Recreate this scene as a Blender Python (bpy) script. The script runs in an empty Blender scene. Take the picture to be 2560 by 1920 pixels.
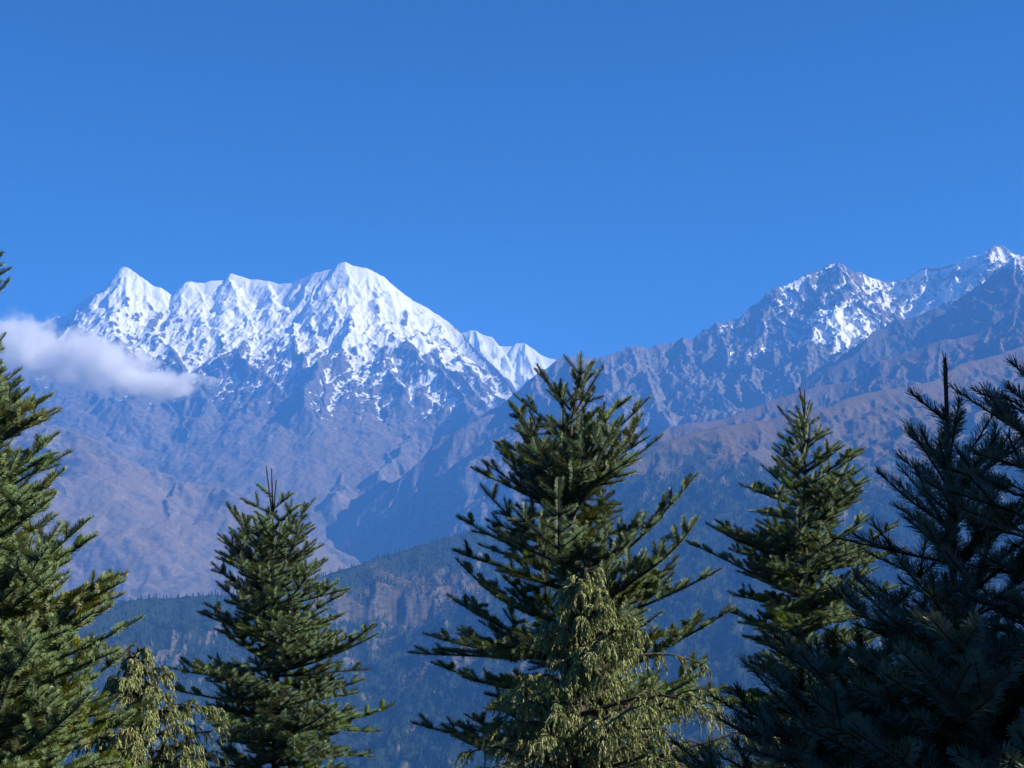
import bpy, math, random
import numpy as np

# ------------------------------------------------------------------ camera, sky, sun, exposure
S = bpy.context.scene
COL = S.collection
F = 3517.0                       # focal length in photo pixels (2560 wide) : 40 degrees across
PITCH = math.radians(5.0)
CAM_Z = 1.6
cam_data = bpy.data.cameras.new("camera")
cam = bpy.data.objects.new("camera", cam_data)
COL.objects.link(cam)
cam.location = (0, 0, CAM_Z)
cam.rotation_euler = (math.radians(90) + PITCH, 0, 0)
cam_data.sensor_width = 36
cam_data.lens = 36 * F / 2560
cam_data.clip_start = 0.05
cam_data.clip_end = 200000
S.camera = cam

SUN_AZ = math.radians(97)       # clockwise from the viewing direction : from the right
SUN_EL = math.radians(34)
W = bpy.data.worlds.new("World")
S.world = W
W.use_nodes = True
wn, wl = W.node_tree.nodes, W.node_tree.links
sky = wn.new('ShaderNodeTexSky')
sky.sky_type = 'NISHITA'
sky.sun_disc = False
sky.sun_elevation = SUN_EL
sky.sun_rotation = SUN_AZ
sky.altitude = 3900
sky.air_density = 1.0
sky.dust_density = 0.1
sky.ozone_density = 6.0
hs = wn.new('ShaderNodeHueSaturation')
hs.inputs['Saturation'].default_value = 1.9
hs.inputs['Value'].default_value = 0.78
wl.new(sky.outputs[0], hs.inputs['Color'])
bg = wn['Background']
wl.new(hs.outputs[0], bg.inputs['Color'])
bg.inputs['Strength'].default_value = 0.05

sun_data = bpy.data.lights.new("sun", 'SUN')
sun_data.energy = 5.0
sun_data.angle = math.radians(0.5)
sun_data.color = (1.0, 0.92, 0.77)
sun = bpy.data.objects.new("sun", sun_data)
COL.objects.link(sun)
sun.rotation_euler = (math.radians(90) - SUN_EL, 0, math.pi - SUN_AZ)
SUN_DIR = np.array([math.sin(SUN_AZ) * math.cos(SUN_EL), math.cos(SUN_AZ) * math.cos(SUN_EL), math.sin(SUN_EL)])

S.view_settings.view_transform = 'Standard'
S.view_settings.look = 'None'
S.view_settings.gamma = 1
S.view_settings.exposure = 1.3
S.render.engine = 'CYCLES'
cy = S.cycles
cy.use_denoising = True
cy.max_bounces = 9
cy.diffuse_bounces = 2
cy.glossy_bounces = 1
cy.transmission_bounces = 2
cy.volume_bounces = 8
cy.transparent_max_bounces = 4
cy.sample_clamp_indirect = 4
S.cycles.caustics_reflective = False
S.cycles.caustics_refractive = False

rng = np.random.default_rng(7)
random.seed(7)

# ------------------------------------------------------------------ helpers


def P(px, py, Y):
    """Photo pixel (2560x1920) at the distance Y along the ground -> a point of the world."""
    a = (px - 1280) / F
    b = (960 - py) / F
    y = math.cos(PITCH) - math.sin(PITCH) * b
    z = math.sin(PITCH) + math.cos(PITCH) * b
    return np.array([a * Y / y, Y, CAM_Z + z * Y / y])


def pl(pts, y0, y1=None):
    """A polyline from pixels; the distance runs from y0 to y1 along it, or is given with each point."""
    n = len(pts)
    out = []
    for i, p in enumerate(pts):
        if len(p) == 3:
            out.append(P(*p))
        else:
            t = i / max(1, n - 1)
            out.append(P(p[0], p[1], y0 + (y1 - y0) * t if y1 is not None else y0))
    return np.array(out)


def hsh(ix, iy, seed):
    h = (ix.astype(np.int64) * 374761393 + iy.astype(np.int64) * 668265263 + seed * 1442695041) & 0xFFFFFFFF
    h = ((h ^ (h >> 13)) * 1274126177) & 0xFFFFFFFF
    h = ((h ^ (h >> 16)) * 2246822519) & 0xFFFFFFFF
    return (h ^ (h >> 15)) & 0xFFFF


_ANG = np.arange(65536) * (2 * np.pi / 65536)
_GX, _GY = np.cos(_ANG).astype(np.float32), np.sin(_ANG).astype(np.float32)


def noise2(x, y, seed=0):
    """Gradient noise, about -1..1."""
    fx, fy = np.floor(x), np.floor(y)
    ix, iy = fx.astype(np.int64), fy.astype(np.int64)
    dx, dy = (x - fx).astype(np.float32), (y - fy).astype(np.float32)
    u = dx * dx * dx * (dx * (dx * 6 - 15) + 10)
    v = dy * dy * dy * (dy * (dy * 6 - 15) + 10)

    def g(ax, ay):
        h = hsh(ix + ax, iy + ay, seed)
        return _GX[h] * (dx - ax) + _GY[h] * (dy - ay)
    a = g(0, 0) * (1 - u) + g(1, 0) * u
    b = g(0, 1) * (1 - u) + g(1, 1) * u
    return (a * (1 - v) + b * v) * 1.5


def fbm(x, y, wl_, octv=4, seed=0, gain=0.5):
    s, a, f = 0, 1.0, 1.0 / wl_
    for i in range(octv):
        s = s + a * noise2(x * f + 17.3 * i, y * f - 9.1 * i, seed + i)
        a *= gain
        f *= 2.03
    return s


def ridged(x, y, wl_, octv=4, seed=0, gain=0.5):
    """Sharp crests at 0, hollows down to about -1."""
    s, a, f, w = 0, 1.0, 1.0 / wl_, 1.0
    for i in range(octv):
        n = 1 - np.abs(noise2(x * f + 31.7 * i, y * f + 12.9 * i, seed + i)) * 1.3
        n = np.clip(n, 0, 1) ** 2
        s = s + a * w * n
        w = np.clip(n * 1.6, 0, 1)
        a *= gain
        f *= 2.07
    return s - 1.0


def sstep(a, b, x):
    t = np.clip((x - a) / (b - a), 0, 1)
    return t * t * (3 - 2 * t)


def blur(z, r):
    k = 2 * r + 1
    for ax in (0, 1):
        pad = [(0, 0), (0, 0)]
        pad[ax] = (r + 1, r)
        c = np.cumsum(np.pad(z, pad, mode='edge'), axis=ax)
        z = (np.take(c, range(k, c.shape[ax]), axis=ax) - np.take(c, range(0, c.shape[ax] - k), axis=ax)) / k
    return z


def new_mesh(name, verts, faces, smooth=False):
    """faces : an (n,3) or (n,4) array, or a list of such arrays."""
    me = bpy.data.meshes.new(name)
    if not isinstance(faces, list):
        faces = [faces]
    faces = [np.asarray(f, dtype=np.int32) for f in faces if len(f)]
    verts = np.asarray(verts, dtype=np.float32)
    me.vertices.add(len(verts))
    me.vertices.foreach_set('co', verts.ravel())
    nl = sum(f.size for f in faces)
    npoly = sum(len(f) for f in faces)
    me.loops.add(nl)
    me.polygons.add(npoly)
    me.loops.foreach_set('vertex_index', np.concatenate([f.ravel() for f in faces]))
    tot = np.concatenate([np.full(len(f), f.shape[1], dtype=np.int32) for f in faces])
    st = np.concatenate([[0], np.cumsum(tot)[:-1]]).astype(np.int32)
    me.polygons.foreach_set('loop_start', st)
    me.polygons.foreach_set('loop_total', tot)
    me.polygons.foreach_set('use_smooth', np.full(npoly, smooth, dtype=bool))
    me.update(calc_edges=True)
    return me


def add_attr(me, name, vals):
    a = me.attributes.new(name, 'FLOAT', 'POINT')
    a.data.foreach_set('value', np.asarray(vals, dtype=np.float32).ravel())


def obj(name, me, mat, parent=None, loc=None):
    me.materials.append(mat)
    o = bpy.data.objects.new(name, me)
    COL.objects.link(o)
    if parent is not None:
        o.parent = parent
    if loc is not None:
        o.location = loc
    return o


def tag(o, label=None, cat=None, group=None, kind=None):
    for k, v in (('label', label), ('category', cat), ('group', group), ('kind', kind)):
        if v:
            o[k] = v
    return o


class NT:
    """Small helper round a material's node tree."""

    def __init__(self, name):
        self.m = bpy.data.materials.new(name)
        self.m.use_nodes = True
        self.t = self.m.node_tree
        self.n, self.l = self.t.nodes, self.t.links
        self.bsdf = self.n['Principled BSDF']
        self.out = self.n['Material Output']

    def put(self, sock, v):
        if isinstance(v, bpy.types.NodeSocket):
            self.l.new(v, sock)
        elif isinstance(v, (tuple, list)):
            sock.default_value = tuple(v) + ((1,) if len(v) == 3 and sock.type == 'RGBA' else ())
        else:
            sock.default_value = v

    def math(self, op, a, b=0.0, c=None, clamp=False):
        nd = self.n.new('ShaderNodeMath')
        nd.operation = op
        nd.use_clamp = clamp
        self.put(nd.inputs[0], a)
        self.put(nd.inputs[1], b)
        if c is not None:
            self.put(nd.inputs[2], c)
        return nd.outputs[0]

    def mix(self, fac, a, b):
        nd = self.n.new('ShaderNodeMix')
        nd.data_type = 'RGBA'
        self.put(nd.inputs[0], fac)
        self.put(nd.inputs[6], a)
        self.put(nd.inputs[7], b)
        return nd.outputs[2]

    def ramp(self, v, a, b):
        nd = self.n.new('ShaderNodeMapRange')
        nd.interpolation_type = 'SMOOTHSTEP'
        self.put(nd.inputs[0], v)
        nd.inputs[1].default_value = a
        nd.inputs[2].default_value = b
        return nd.outputs[0]

    def attr(self, name):
        nd = self.n.new('ShaderNodeAttribute')
        nd.attribute_name = name
        return nd.outputs['Fac']

    def coord(self, scale=(1, 1, 1), out='Object'):
        tc = self.n.new('ShaderNodeTexCoord')
        mp = self.n.new('ShaderNodeMapping')
        mp.inputs['Scale'].default_value = scale
        self.l.new(tc.outputs[out], mp.inputs[0])
        return mp.outputs[0]

    def noise(self, vec, scale, detail=4, rough=0.55):
        nd = self.n.new('ShaderNodeTexNoise')
        self.l.new(vec, nd.inputs['Vector'])
        nd.inputs['Scale'].default_value = scale
        nd.inputs['Detail'].default_value = detail
        nd.inputs['Roughness'].default_value = rough
        return nd.outputs['Fac']


# ------------------------------------------------------------------ mountains : ridges make the land

class Land:
    """A height field on a fan of rays : columns are directions, rows are distances."""

    def __init__(self, px0, px1, nx, rows, base):
        a = (np.linspace(px0, px1, nx) - 1280) / F
        self.a0, self.da, self.nx = a[0], a[1] - a[0], nx
        self.yr = np.asarray(rows, dtype=np.float64)
        self.X = self.yr[:, None] * a[None, :]
        self.Y = np.repeat(self.yr[:, None], nx, axis=1)
        self.Z = np.full(self.X.shape, float(base))
        self.WX = np.zeros_like(self.X)
        self.WY = np.zeros_like(self.X)
        self.D = np.full(self.X.shape, 1e9)

    def window(self, q, R):
        ylo, yhi = q[:, 1].min() - R, q[:, 1].max() + R
        i0, i1 = np.searchsorted(self.yr, [ylo, yhi])
        if i1 <= i0:
            return None
        yl, yh = self.yr[i0], self.yr[i1 - 1]
        xs = (q[:, 0].min() - R, q[:, 0].max() + R)
        lo = min(xs[0] / yl, xs[0] / yh)
        hi = max(xs[1] / yl, xs[1] / yh)
        j0 = max(0, int((lo - self.a0) / self.da))
        j1 = min(self.nx, int((hi - self.a0) / self.da) + 2)
        if j1 <= j0:
            return None
        return slice(i0, i1), slice(j0, j1)

    def dist(self, line):
        """Distance to a polyline, kept in D (the least of all)."""
        for p, q in zip(line[:-1], line[1:]):
            d = q[:2] - p[:2]
            L2 = max(1e-6, d @ d)
            t = np.clip(((self.X - p[0]) * d[0] + (self.Y - p[1]) * d[1]) / L2, 0, 1)
            r = np.hypot(self.X - p[0] - t * d[0], self.Y - p[1] - t * d[1])
            np.minimum(self.D, r, out=self.D)

    def warp(self, amp, wl_, seed, fade):
        f = np.clip(self.D / fade, 0, 1)
        self.WX = fbm(self.X, self.Y, wl_, 4, seed) * amp * f
        self.WY = fbm(self.X, self.Y, wl_, 4, seed + 50) * amp * f

    def ridge(self, line, drop, R=None, xs=1.0):
        for p, q in zip(line[:-1], line[1:]):
            seg = np.array([p, q])
            w = (slice(None), slice(None)) if R is None else self.window(seg, R)
            if w is None:
                continue
            X, Y = self.X[w] + self.WX[w], self.Y[w] + self.WY[w]
            d = (q[:2] - p[:2]) * np.array([xs, 1.0])
            X = (X - p[0]) * xs
            L2 = max(1e-6, d @ d)
            t = np.clip((X * d[0] + (Y - p[1]) * d[1]) / L2, 0, 1)
            r = np.hypot(X - t * d[0], Y - p[1] - t * d[1])
            h = p[2] + t * (q[2] - p[2]) - drop(r)
            if R is not None:
                h = h - np.maximum(0, r / R - 0.45) ** 2 * 3.3 * (150 + 0.75 * R)
            self.Z[w] = np.maximum(self.Z[w], h)

    def normal_z(self):
        gy = np.gradient(self.Z, self.yr, axis=0)
        # along a row x = a*y
        zx = np.gradient(self.Z, axis=1) / np.gradient(self.X, axis=1)
        zy = gy - zx * (self.X / self.Y)
        self.zx, self.zy = zx, zy
        return 1 / np.sqrt(1 + zx * zx + zy * zy)

    def at(self, px, py):
        """Where the line of sight through a photo pixel meets this land."""
        j = int(np.clip(((px - 1280) / F - self.a0) / self.da, 0, self.nx - 1))
        d = P(px, py, 1.0)
        k = np.nonzero(self.Z[:, j] >= CAM_Z + (d[2] - CAM_Z) * self.yr)[0]
        i = k[0] if len(k) else len(self.yr) - 1
        return self.X[i, j], self.Y[i, j], self.Z[i, j]

    def spot(self, px, py, rx, ry, rot=0.0):
        x, y, z = self.at(px, py)
        dx, dy = self.X - x, self.Y - y
        c, s_ = math.cos(rot), math.sin(rot)
        return np.exp(-((dx * c + dy * s_) / rx) ** 2 - ((dy * c - dx * s_) / ry) ** 2)

    def build(self, name, mat, attrs, smooth=True):
        n, m = self.X.shape
        v = np.stack([self.X, self.Y, self.Z], -1).reshape(-1, 3)
        # skirt : close the block off below so that the land has a body
        i = np.arange(n * m).reshape(n, m)
        f = np.stack([i[:-1, :-1], i[:-1, 1:], i[1:, 1:], i[1:, :-1]], -1).reshape(-1, 4)
        me = new_mesh(name, v, f, smooth)
        for k, a in attrs.items():
            add_attr(me, k, a)
        o = obj(name, me, mat)
        o['kind'] = 'structure'
        return o


def spur_down(p0, direction, length, prof, frac, r, bend=0.25, nseg=4):
    """A side ridge that starts at p0 and loses height by frac*prof(distance)."""
    pts = [np.array(p0)]
    d = np.array(direction, float)
    d /= np.hypot(*d)
    s = 0
    for k in range(nseg):
        ang = r.normal(0, bend)
        c, sn = math.cos(ang), math.sin(ang)
        d = np.array([d[0] * c - d[1] * sn, d[0] * sn + d[1] * c])
        st = length / nseg
        z = pts[-1][2] - (prof(s + st) - prof(s)) * frac
        s += st
        pts.append(np.array([pts[-1][0] + d[0] * st, pts[-1][1] + d[1] * st, z]))
    return np.array(pts)


def along(line, step, r):
    seg = np.hypot(*(np.diff(line[:, :2], axis=0).T))
    cum = np.concatenate([[0], np.cumsum(seg)])
    s = r.uniform(0.3, 1) * step
    while s < cum[-1]:
        k = min(len(seg) - 1, np.searchsorted(cum, s) - 1)
        t = (s - cum[k]) / max(1e-6, seg[k])
        dd = line[k + 1, :2] - line[k, :2]
        yield line[k] + (line[k + 1] - line[k]) * t, dd / max(1e-6, np.hypot(*dd)), s / cum[-1]
        s += step * r.uniform(0.6, 1.5)


def children(lines, step, length, drop, frac, r, towards=(0, -1), pull=0.6, both=True):
    out = []
    for ln in lines:
        for p, d, t in along(ln, step, r):
            for sgn in ((1, -1) if both else (1,)):
                if r.random() < 0.2:
                    continue
                nrm = np.array([d[1], -d[0]]) * sgn
                dirn = nrm + d * 0.5 + np.array(towards) * pull
                out.append(spur_down(p, dirn, length * r.uniform(0.5, 1.3), drop, frac * r.uniform(0.85, 1.1), r, 0.2, 3))
    return out


def mountain_material(name, rock, rock2, grass, forest=(0.014, 0.024, 0.012), det=1.0):
    t = NT(name)
    v = t.coord()
    n1 = t.noise(v, 0.012 / det, 6, 0.62)
    n2 = t.noise(v, 0.05 / det, 4, 0.6)
    v2 = t.coord((1, 0.45, 2.2))
    n3 = t.noise(v2, 0.018 / det, 5, 0.6)
    base = t.mix(t.ramp(n3, 0.35, 0.65), rock, rock2)
    n5 = t.noise(t.coord((1, 0.16, 0.3)), 0.016 / det, 5, 0.65)
    gm = t.ramp(t.math('ADD', t.attr('veg'), t.math('MULTIPLY', t.math('SUBTRACT', n1, 0.5), 1.6)), 0.35, 0.65)
    g2 = t.mix(t.ramp(n2, 0.3, 0.7), grass, tuple(c * 0.62 for c in grass))
    base = t.mix(gm, base, g2)
    base = t.mix(t.math('MULTIPLY', t.ramp(n5, 0.52, 0.75), 0.55), base, tuple(min(1, c * 1.7) for c in grass))
    base = t.mix(t.math('MULTIPLY', t.ramp(n5, 0.46, 0.25), 0.6), base, rock2)
    fm = t.ramp(t.math('ADD', t.attr('forest'), t.math('MULTIPLY', t.math('SUBTRACT', n2, 0.5), 1.5)), 0.4, 0.6)
    base = t.mix(fm, base, forest)
    n4 = t.noise(t.coord((1, 0.5, 1.1)), 0.034 / det, 4, 0.6)
    sm = t.math('ADD', t.attr('snow'), t.math('MULTIPLY', t.math('SUBTRACT', n3, 0.5), 0.8))
    sm = t.ramp(t.math('ADD', sm, t.math('MULTIPLY', t.math('SUBTRACT', n4, 0.5), 1.25)), 0.43, 0.55)
    base = t.mix(sm, base, (0.84, 0.84, 0.82))
    t.put(t.bsdf.inputs['Base Color'], base)
    t.bsdf.inputs['Roughness'].default_value = 0.85
    t.bsdf.inputs['Specular IOR Level'].default_value = 0.15
    bp = t.n.new('ShaderNodeBump')
    bp.inputs['Strength'].default_value = 0.38
    bp.inputs['Distance'].default_value = 12 * det
    t.put(bp.inputs['Height'], t.math('ADD', n1, t.math('MULTIPLY', n3, 0.8)))
    t.l.new(bp.outputs[0], t.bsdf.inputs['Normal'])
    return t.m


ROCK, ROCK2 = (0.15, 0.13, 0.115), (0.075, 0.066, 0.062)
M_SNOW = mountain_material('snowy_rock', ROCK, ROCK2, (0.20, 0.155, 0.115))
M_CRAG = mountain_material('snowy_crag', (0.18, 0.16, 0.14), (0.08, 0.07, 0.068), (0.18, 0.13, 0.085), det=0.8)
M_SLATE = mountain_material('dark_slate_slope', (0.09, 0.078, 0.07), (0.045, 0.04, 0.04), (0.085, 0.062, 0.04), det=0.7)
M_BROWN = mountain_material('brown_slope', (0.15, 0.12, 0.095), (0.075, 0.06, 0.05), (0.135, 0.082, 0.042), det=0.6)
M_HILL = mountain_material('forest_hill', (0.115, 0.095, 0.07), (0.045, 0.038, 0.03), (0.125, 0.082, 0.04), det=0.4)


def snow_massif():
    r = np.random.default_rng(11)
    crest_px = [(-700, 820), (-450, 800), (-250, 830), (-100, 845), (20, 830), (90, 812), (145, 791), (154, 794), (181, 777), (203, 750), (217, 739), (233, 731), (252, 728), (263, 718),
                (287, 690), (301, 670), (311, 667), (322, 671), (344, 685), (366, 701), (385, 716), (401, 718), (417, 728), (436, 743), (449, 744),
                (455, 724), (463, 704), (474, 700), (488, 706), (512, 706), (523, 701), (561, 699), (577, 683), (599, 689), (629, 699), (642, 697), (672, 703),
                (700, 709), (733, 708), (758, 694), (784, 683), (831, 672), (845, 660), (863, 655), (881, 663), (910, 670), (919, 671), (939, 681), (957, 690),
                (994, 723), (1030, 750), (1066, 768), (1088, 783), (1120, 804), (1153, 828), (1185, 868), (1214, 895), (1243, 922), (1272, 956), (1300, 995), (1330, 1040), (1390, 1120)]
    crest = np.array([P(x, y, 16000 - max(0, x - 1150) * 6 + 120 * math.sin(x * 0.013)) for x, y in crest_px])

    def sp(pts, y0=None, k=7.5):
        a = pts[0]
        Y0 = 16000 if y0 is None else y0
        return np.array([P(x, y, Y0 - 15 * (i > 0) - k * (y - a[1])) for i, (x, y) in enumerate(pts)])
    spurs = [
        sp([(322, 671), (317, 709), (309, 747), (280, 762), (271, 780), (284, 815), (312, 850), (335, 890), (350, 930)]),
        sp([(263, 718), (240, 770), (232, 820), (236, 860), (250, 900)]),
        sp([(366, 701), (378, 770), (400, 830), (430, 880), (470, 940), (520, 1000)]),
        sp([(436, 743), (428, 777), (461, 796), (480, 821), (507, 856), (534, 891), (580, 940), (640, 985)]),
        sp([(488, 706), (500, 760), (540, 820), (560, 870), (575, 925)]),
        sp([(577, 683), (602, 728), (615, 783), (620, 810), (610, 842), (632, 913), (678, 951), (720, 985)]),
        sp([(672, 703), (690, 760), (705, 820), (740, 890), (775, 955)]),
        sp([(784, 683), (750, 735), (722, 770), (730, 820), (745, 870), (772, 956)]),
        sp([(863, 655), (878, 720), (876, 790), (862, 830), (835, 866), (798, 909), (772, 960), (760, 1000)]),
        sp([(919, 671), (925, 714), (950, 757), (972, 794), (1012, 837), (1059, 895), (1106, 942), (1156, 989), (1200, 1040)]),
        sp([(939, 681), (935, 760), (930, 820), (955, 880), (985, 940), (1010, 985)]),
        sp([(994, 723), (1030, 800), (1075, 860), (1120, 915), (1180, 965), (1230, 1010)]),
        sp([(1088, 783), (1120, 851), (1156, 909), (1214, 967), (1272, 1000)]),
    ]

    def main(d):
        return 0.47 * d + 900 * (1 - np.exp(-d / 1250))

    def side(d):
        return 0.56 * d + 270 * (1 - np.exp(-d / 320))
    rows = np.concatenate([np.linspace(8800, 13000, 300), np.linspace(13000, 16300, 560)[1:], np.linspace(16300, 17600, 45)[1:]])
    L = Land(-420, 1460, 1000, rows, -1500)
    L.dist(crest)
    L.warp(90, 420, 3, 350)
    L.ridge(crest, main, xs=1.25)
    ZM = L.Z.copy()
    # lower spurs of the mountain foot, facing the valley
    foot = [pl([(-420, 960), (-200, 1010), (0, 1030), (100, 1055), (160, 1072), (205, 1085), (260, 1110), (330, 1150), (450, 1200), (530, 1216), (575, 1228), (620, 1275), (680, 1335), (740, 1390)], 10500, 10100),
            pl([(350, 930), (420, 1010), (520, 1100), (600, 1180), (690, 1270), (760, 1350)], 14800, 11500),
            pl([(560, 960), (640, 1050), (700, 1130), (770, 1220), (800, 1330)], 14900, 11600),
            pl([(772, 980), (830, 1060), (870, 1140), (860, 1230)], 14900, 11900),
            pl([(1010, 985), (1050, 1040), (1020, 1100), (950, 1180)], 14800, 12200),
            pl([(850, 1000), (900, 1060), (960, 1110), (970, 1180)], 14800, 12300),
            pl([(1150, 1000), (1180, 1040), (1170, 1090)], 14200, 12700)]

    def fdrop(d):
        return 0.53 * d + 75 * (1 - np.exp(-d / 150))
    for s in foot:
        L.ridge(s, fdrop, 2600)
    for s in spurs:
        L.ridge(s, side, 1500)
    auto = []
    for p, d, t in along(crest, 330, r):
        auto.append(spur_down(p - np.array([0, 12, 6]), (r.normal(0.25, 0.35), -1), r.uniform(900, 2300), main, r.uniform(0.93, 1.03), r, 0.16, 6))
    for s in auto:
        L.ridge(s, side, 900)
    kids = children(spurs + auto, 260, 460, side, 0.95, r, (0.25, -1), 0.9)
    for s in kids:
        L.ridge(s, lambda d: 0.55 * d + 90 * (1 - np.exp(-d / 90)), 420)
    fk = children(foot, 460, 1000, fdrop, 0.84, r, (0.2, -1), 0.7)
    fk2 = children(fk, 300, 420, fdrop, 0.92, r, (0.1, -1), 0.7)
    for s in fk + fk2:
        L.ridge(s, fdrop, 900)
    X, Y = L.X, L.Y
    L.Z = ZM + (L.Z - ZM) * (1 - 0.58 * sstep(1450, 2200, L.Z))
    near = np.clip(L.D / 160, 0.25, 1)
    up = sstep(300, 1500, L.Z)
    wx = X + 45 * fbm(X, Y, 240, 2, 90)
    # flutings running down the faces
    L.Z += near * (30 * (0.12 + 0.88 * up) * (1 - 0.4 * sstep(1900, 2400, L.Z))) * ridged(wx - 0.25 * Y, Y * 0.35, 230, 5, 21, 0.55)
    L.Z += near * (0.15 + 0.65 * up) * 14 * fbm(X, Y, 110, 4, 33, 0.6)
    L.Z += np.where(L.D < 400, 1, 0.5) * 5 * fbm(X, Y, 45, 2, 35)
    nz = L.normal_z()
    cc = L.Z - blur(L.Z, 5)
    Z = L.Z
    c2 = L.Z - blur(L.Z, 14)
    n = fbm(wx - 0.3 * Y, Y * 0.45, 380, 5, 61, 0.65)
    line = 1300 + 260 * fbm(X, Y, 1100, 3, 71) - 120 * sstep(-1500, 1200, X) + 260 * (1 - sstep(-4000, -2900, X))
    sn = 0.5 + (Z - line) / 620 + 0.40 * n - cc / 40 - c2 / 75
    sn -= np.clip(0.69 - nz, 0, 1) * 3.0
    sn = np.minimum(sn, 0.5 + (Z - line + 330 - 2.5 * c2) / 160)
    sn += sstep(2050, 2450, Z) * 0.42
    for (px, py, rx, ry, am) in ((640, 950, 130, 120, 0.5), (560, 945, 120, 110, 0.45), (770, 960, 60, 130, 0.5), (960, 940, 170, 140, 0.5), (1060, 960, 130, 180, 0.5), (1150, 975, 160, 150, 0.6), (1210, 1000, 200, 90, 0.6), (900, 880, 200, 150, 0.3), (1080, 880, 260, 260, 0.35)):
        sn += am * L.spot(px, py, rx, ry)
    for (px, py, rx, ry, am) in ((850, 915, 130, 150, 0.8), (690, 890, 60, 200, 0.5), (1040, 915, 60, 120, 0.5), (590, 880, 60, 150, 0.4), (790, 790, 110, 90, 0.5), (870, 800, 120, 80, 0.45), (740, 790, 60, 120, 0.5)):
        sn -= am * L.spot(px, py, rx, ry)
    sn = np.where(Z < 700, 0, sn)
    veg = sstep(1250, 700, Z + 160 * fbm(X, Y, 500, 4, 81)) * sstep(0.62, 0.78, nz) * 0.9
    return L.build('snow_mountain', M_SNOW, {'snow': np.clip(sn, 0, 1), 'veg': veg, 'forest': np.zeros_like(Z)})


def far_snow_peak():
    r = np.random.default_rng(5)
    crest = pl([(1010, 850), (1080, 842), (1130, 836), (1163, 830), (1174, 825), (1189, 825), (1207, 837), (1229, 841), (1245, 864), (1265, 866), (1283, 864), (1290, 857), (1312, 857), (1330, 869), (1348, 884), (1373, 895), (1395, 900), (1450, 925), (1530, 960)], 19500)
    L = Land(980, 1560, 330, np.concatenate([np.linspace(15500, 19700, 300), np.linspace(19700, 20500, 20)[1:]]), -900)
    L.dist(crest)
    L.warp(60, 400, 4, 350)

    def main(d):
        return 0.5 * d + 420 * (1 - np.exp(-d / 700))

    def side(d):
        return 0.5 * d + 160 * (1 - np.exp(-d / 220))
    L.ridge(crest, main, xs=1.2)
    sp = [pl([(1312, 857), (1318, 890), (1335, 930), (1360, 975)], 19480, 18600), pl([(1189, 825), (1200, 870), (1230, 930)], 19480, 18600),
          pl([(1245, 864), (1262, 900), (1290, 960)], 19480, 18700)]
    for p, d, t in along(crest, 260, r):
        sp.append(spur_down(p - np.array([0, 10, 5]), (r.normal(0.1, 0.3), -1), r.uniform(700, 1800), main, r.uniform(0.86, 1.0), r, 0.15, 5))
    for s in sp:
        L.ridge(s, side, 900)
    near = np.clip(L.D / 200, 0.1, 1)
    L.Z += near * 45 * ridged(L.X, L.Y * 0.3, 200, 4, 8) + near * 15 * fbm(L.X, L.Y, 90, 3, 9)
    nz = L.normal_z()
    cc = L.Z - blur(L.Z, 4)
    sn = 0.62 + (L.Z - 1350) / 500 + 0.3 * fbm(L.X, L.Y * 0.5, 250, 4, 12) - cc / 40 - np.clip(0.6 - nz, 0, 1) * 2
    return L.build('far_snow_peak', M_SNOW, {'snow': np.clip(sn, 0, 1), 'veg': np.zeros_like(nz), 'forest': np.zeros_like(nz)})


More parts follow.
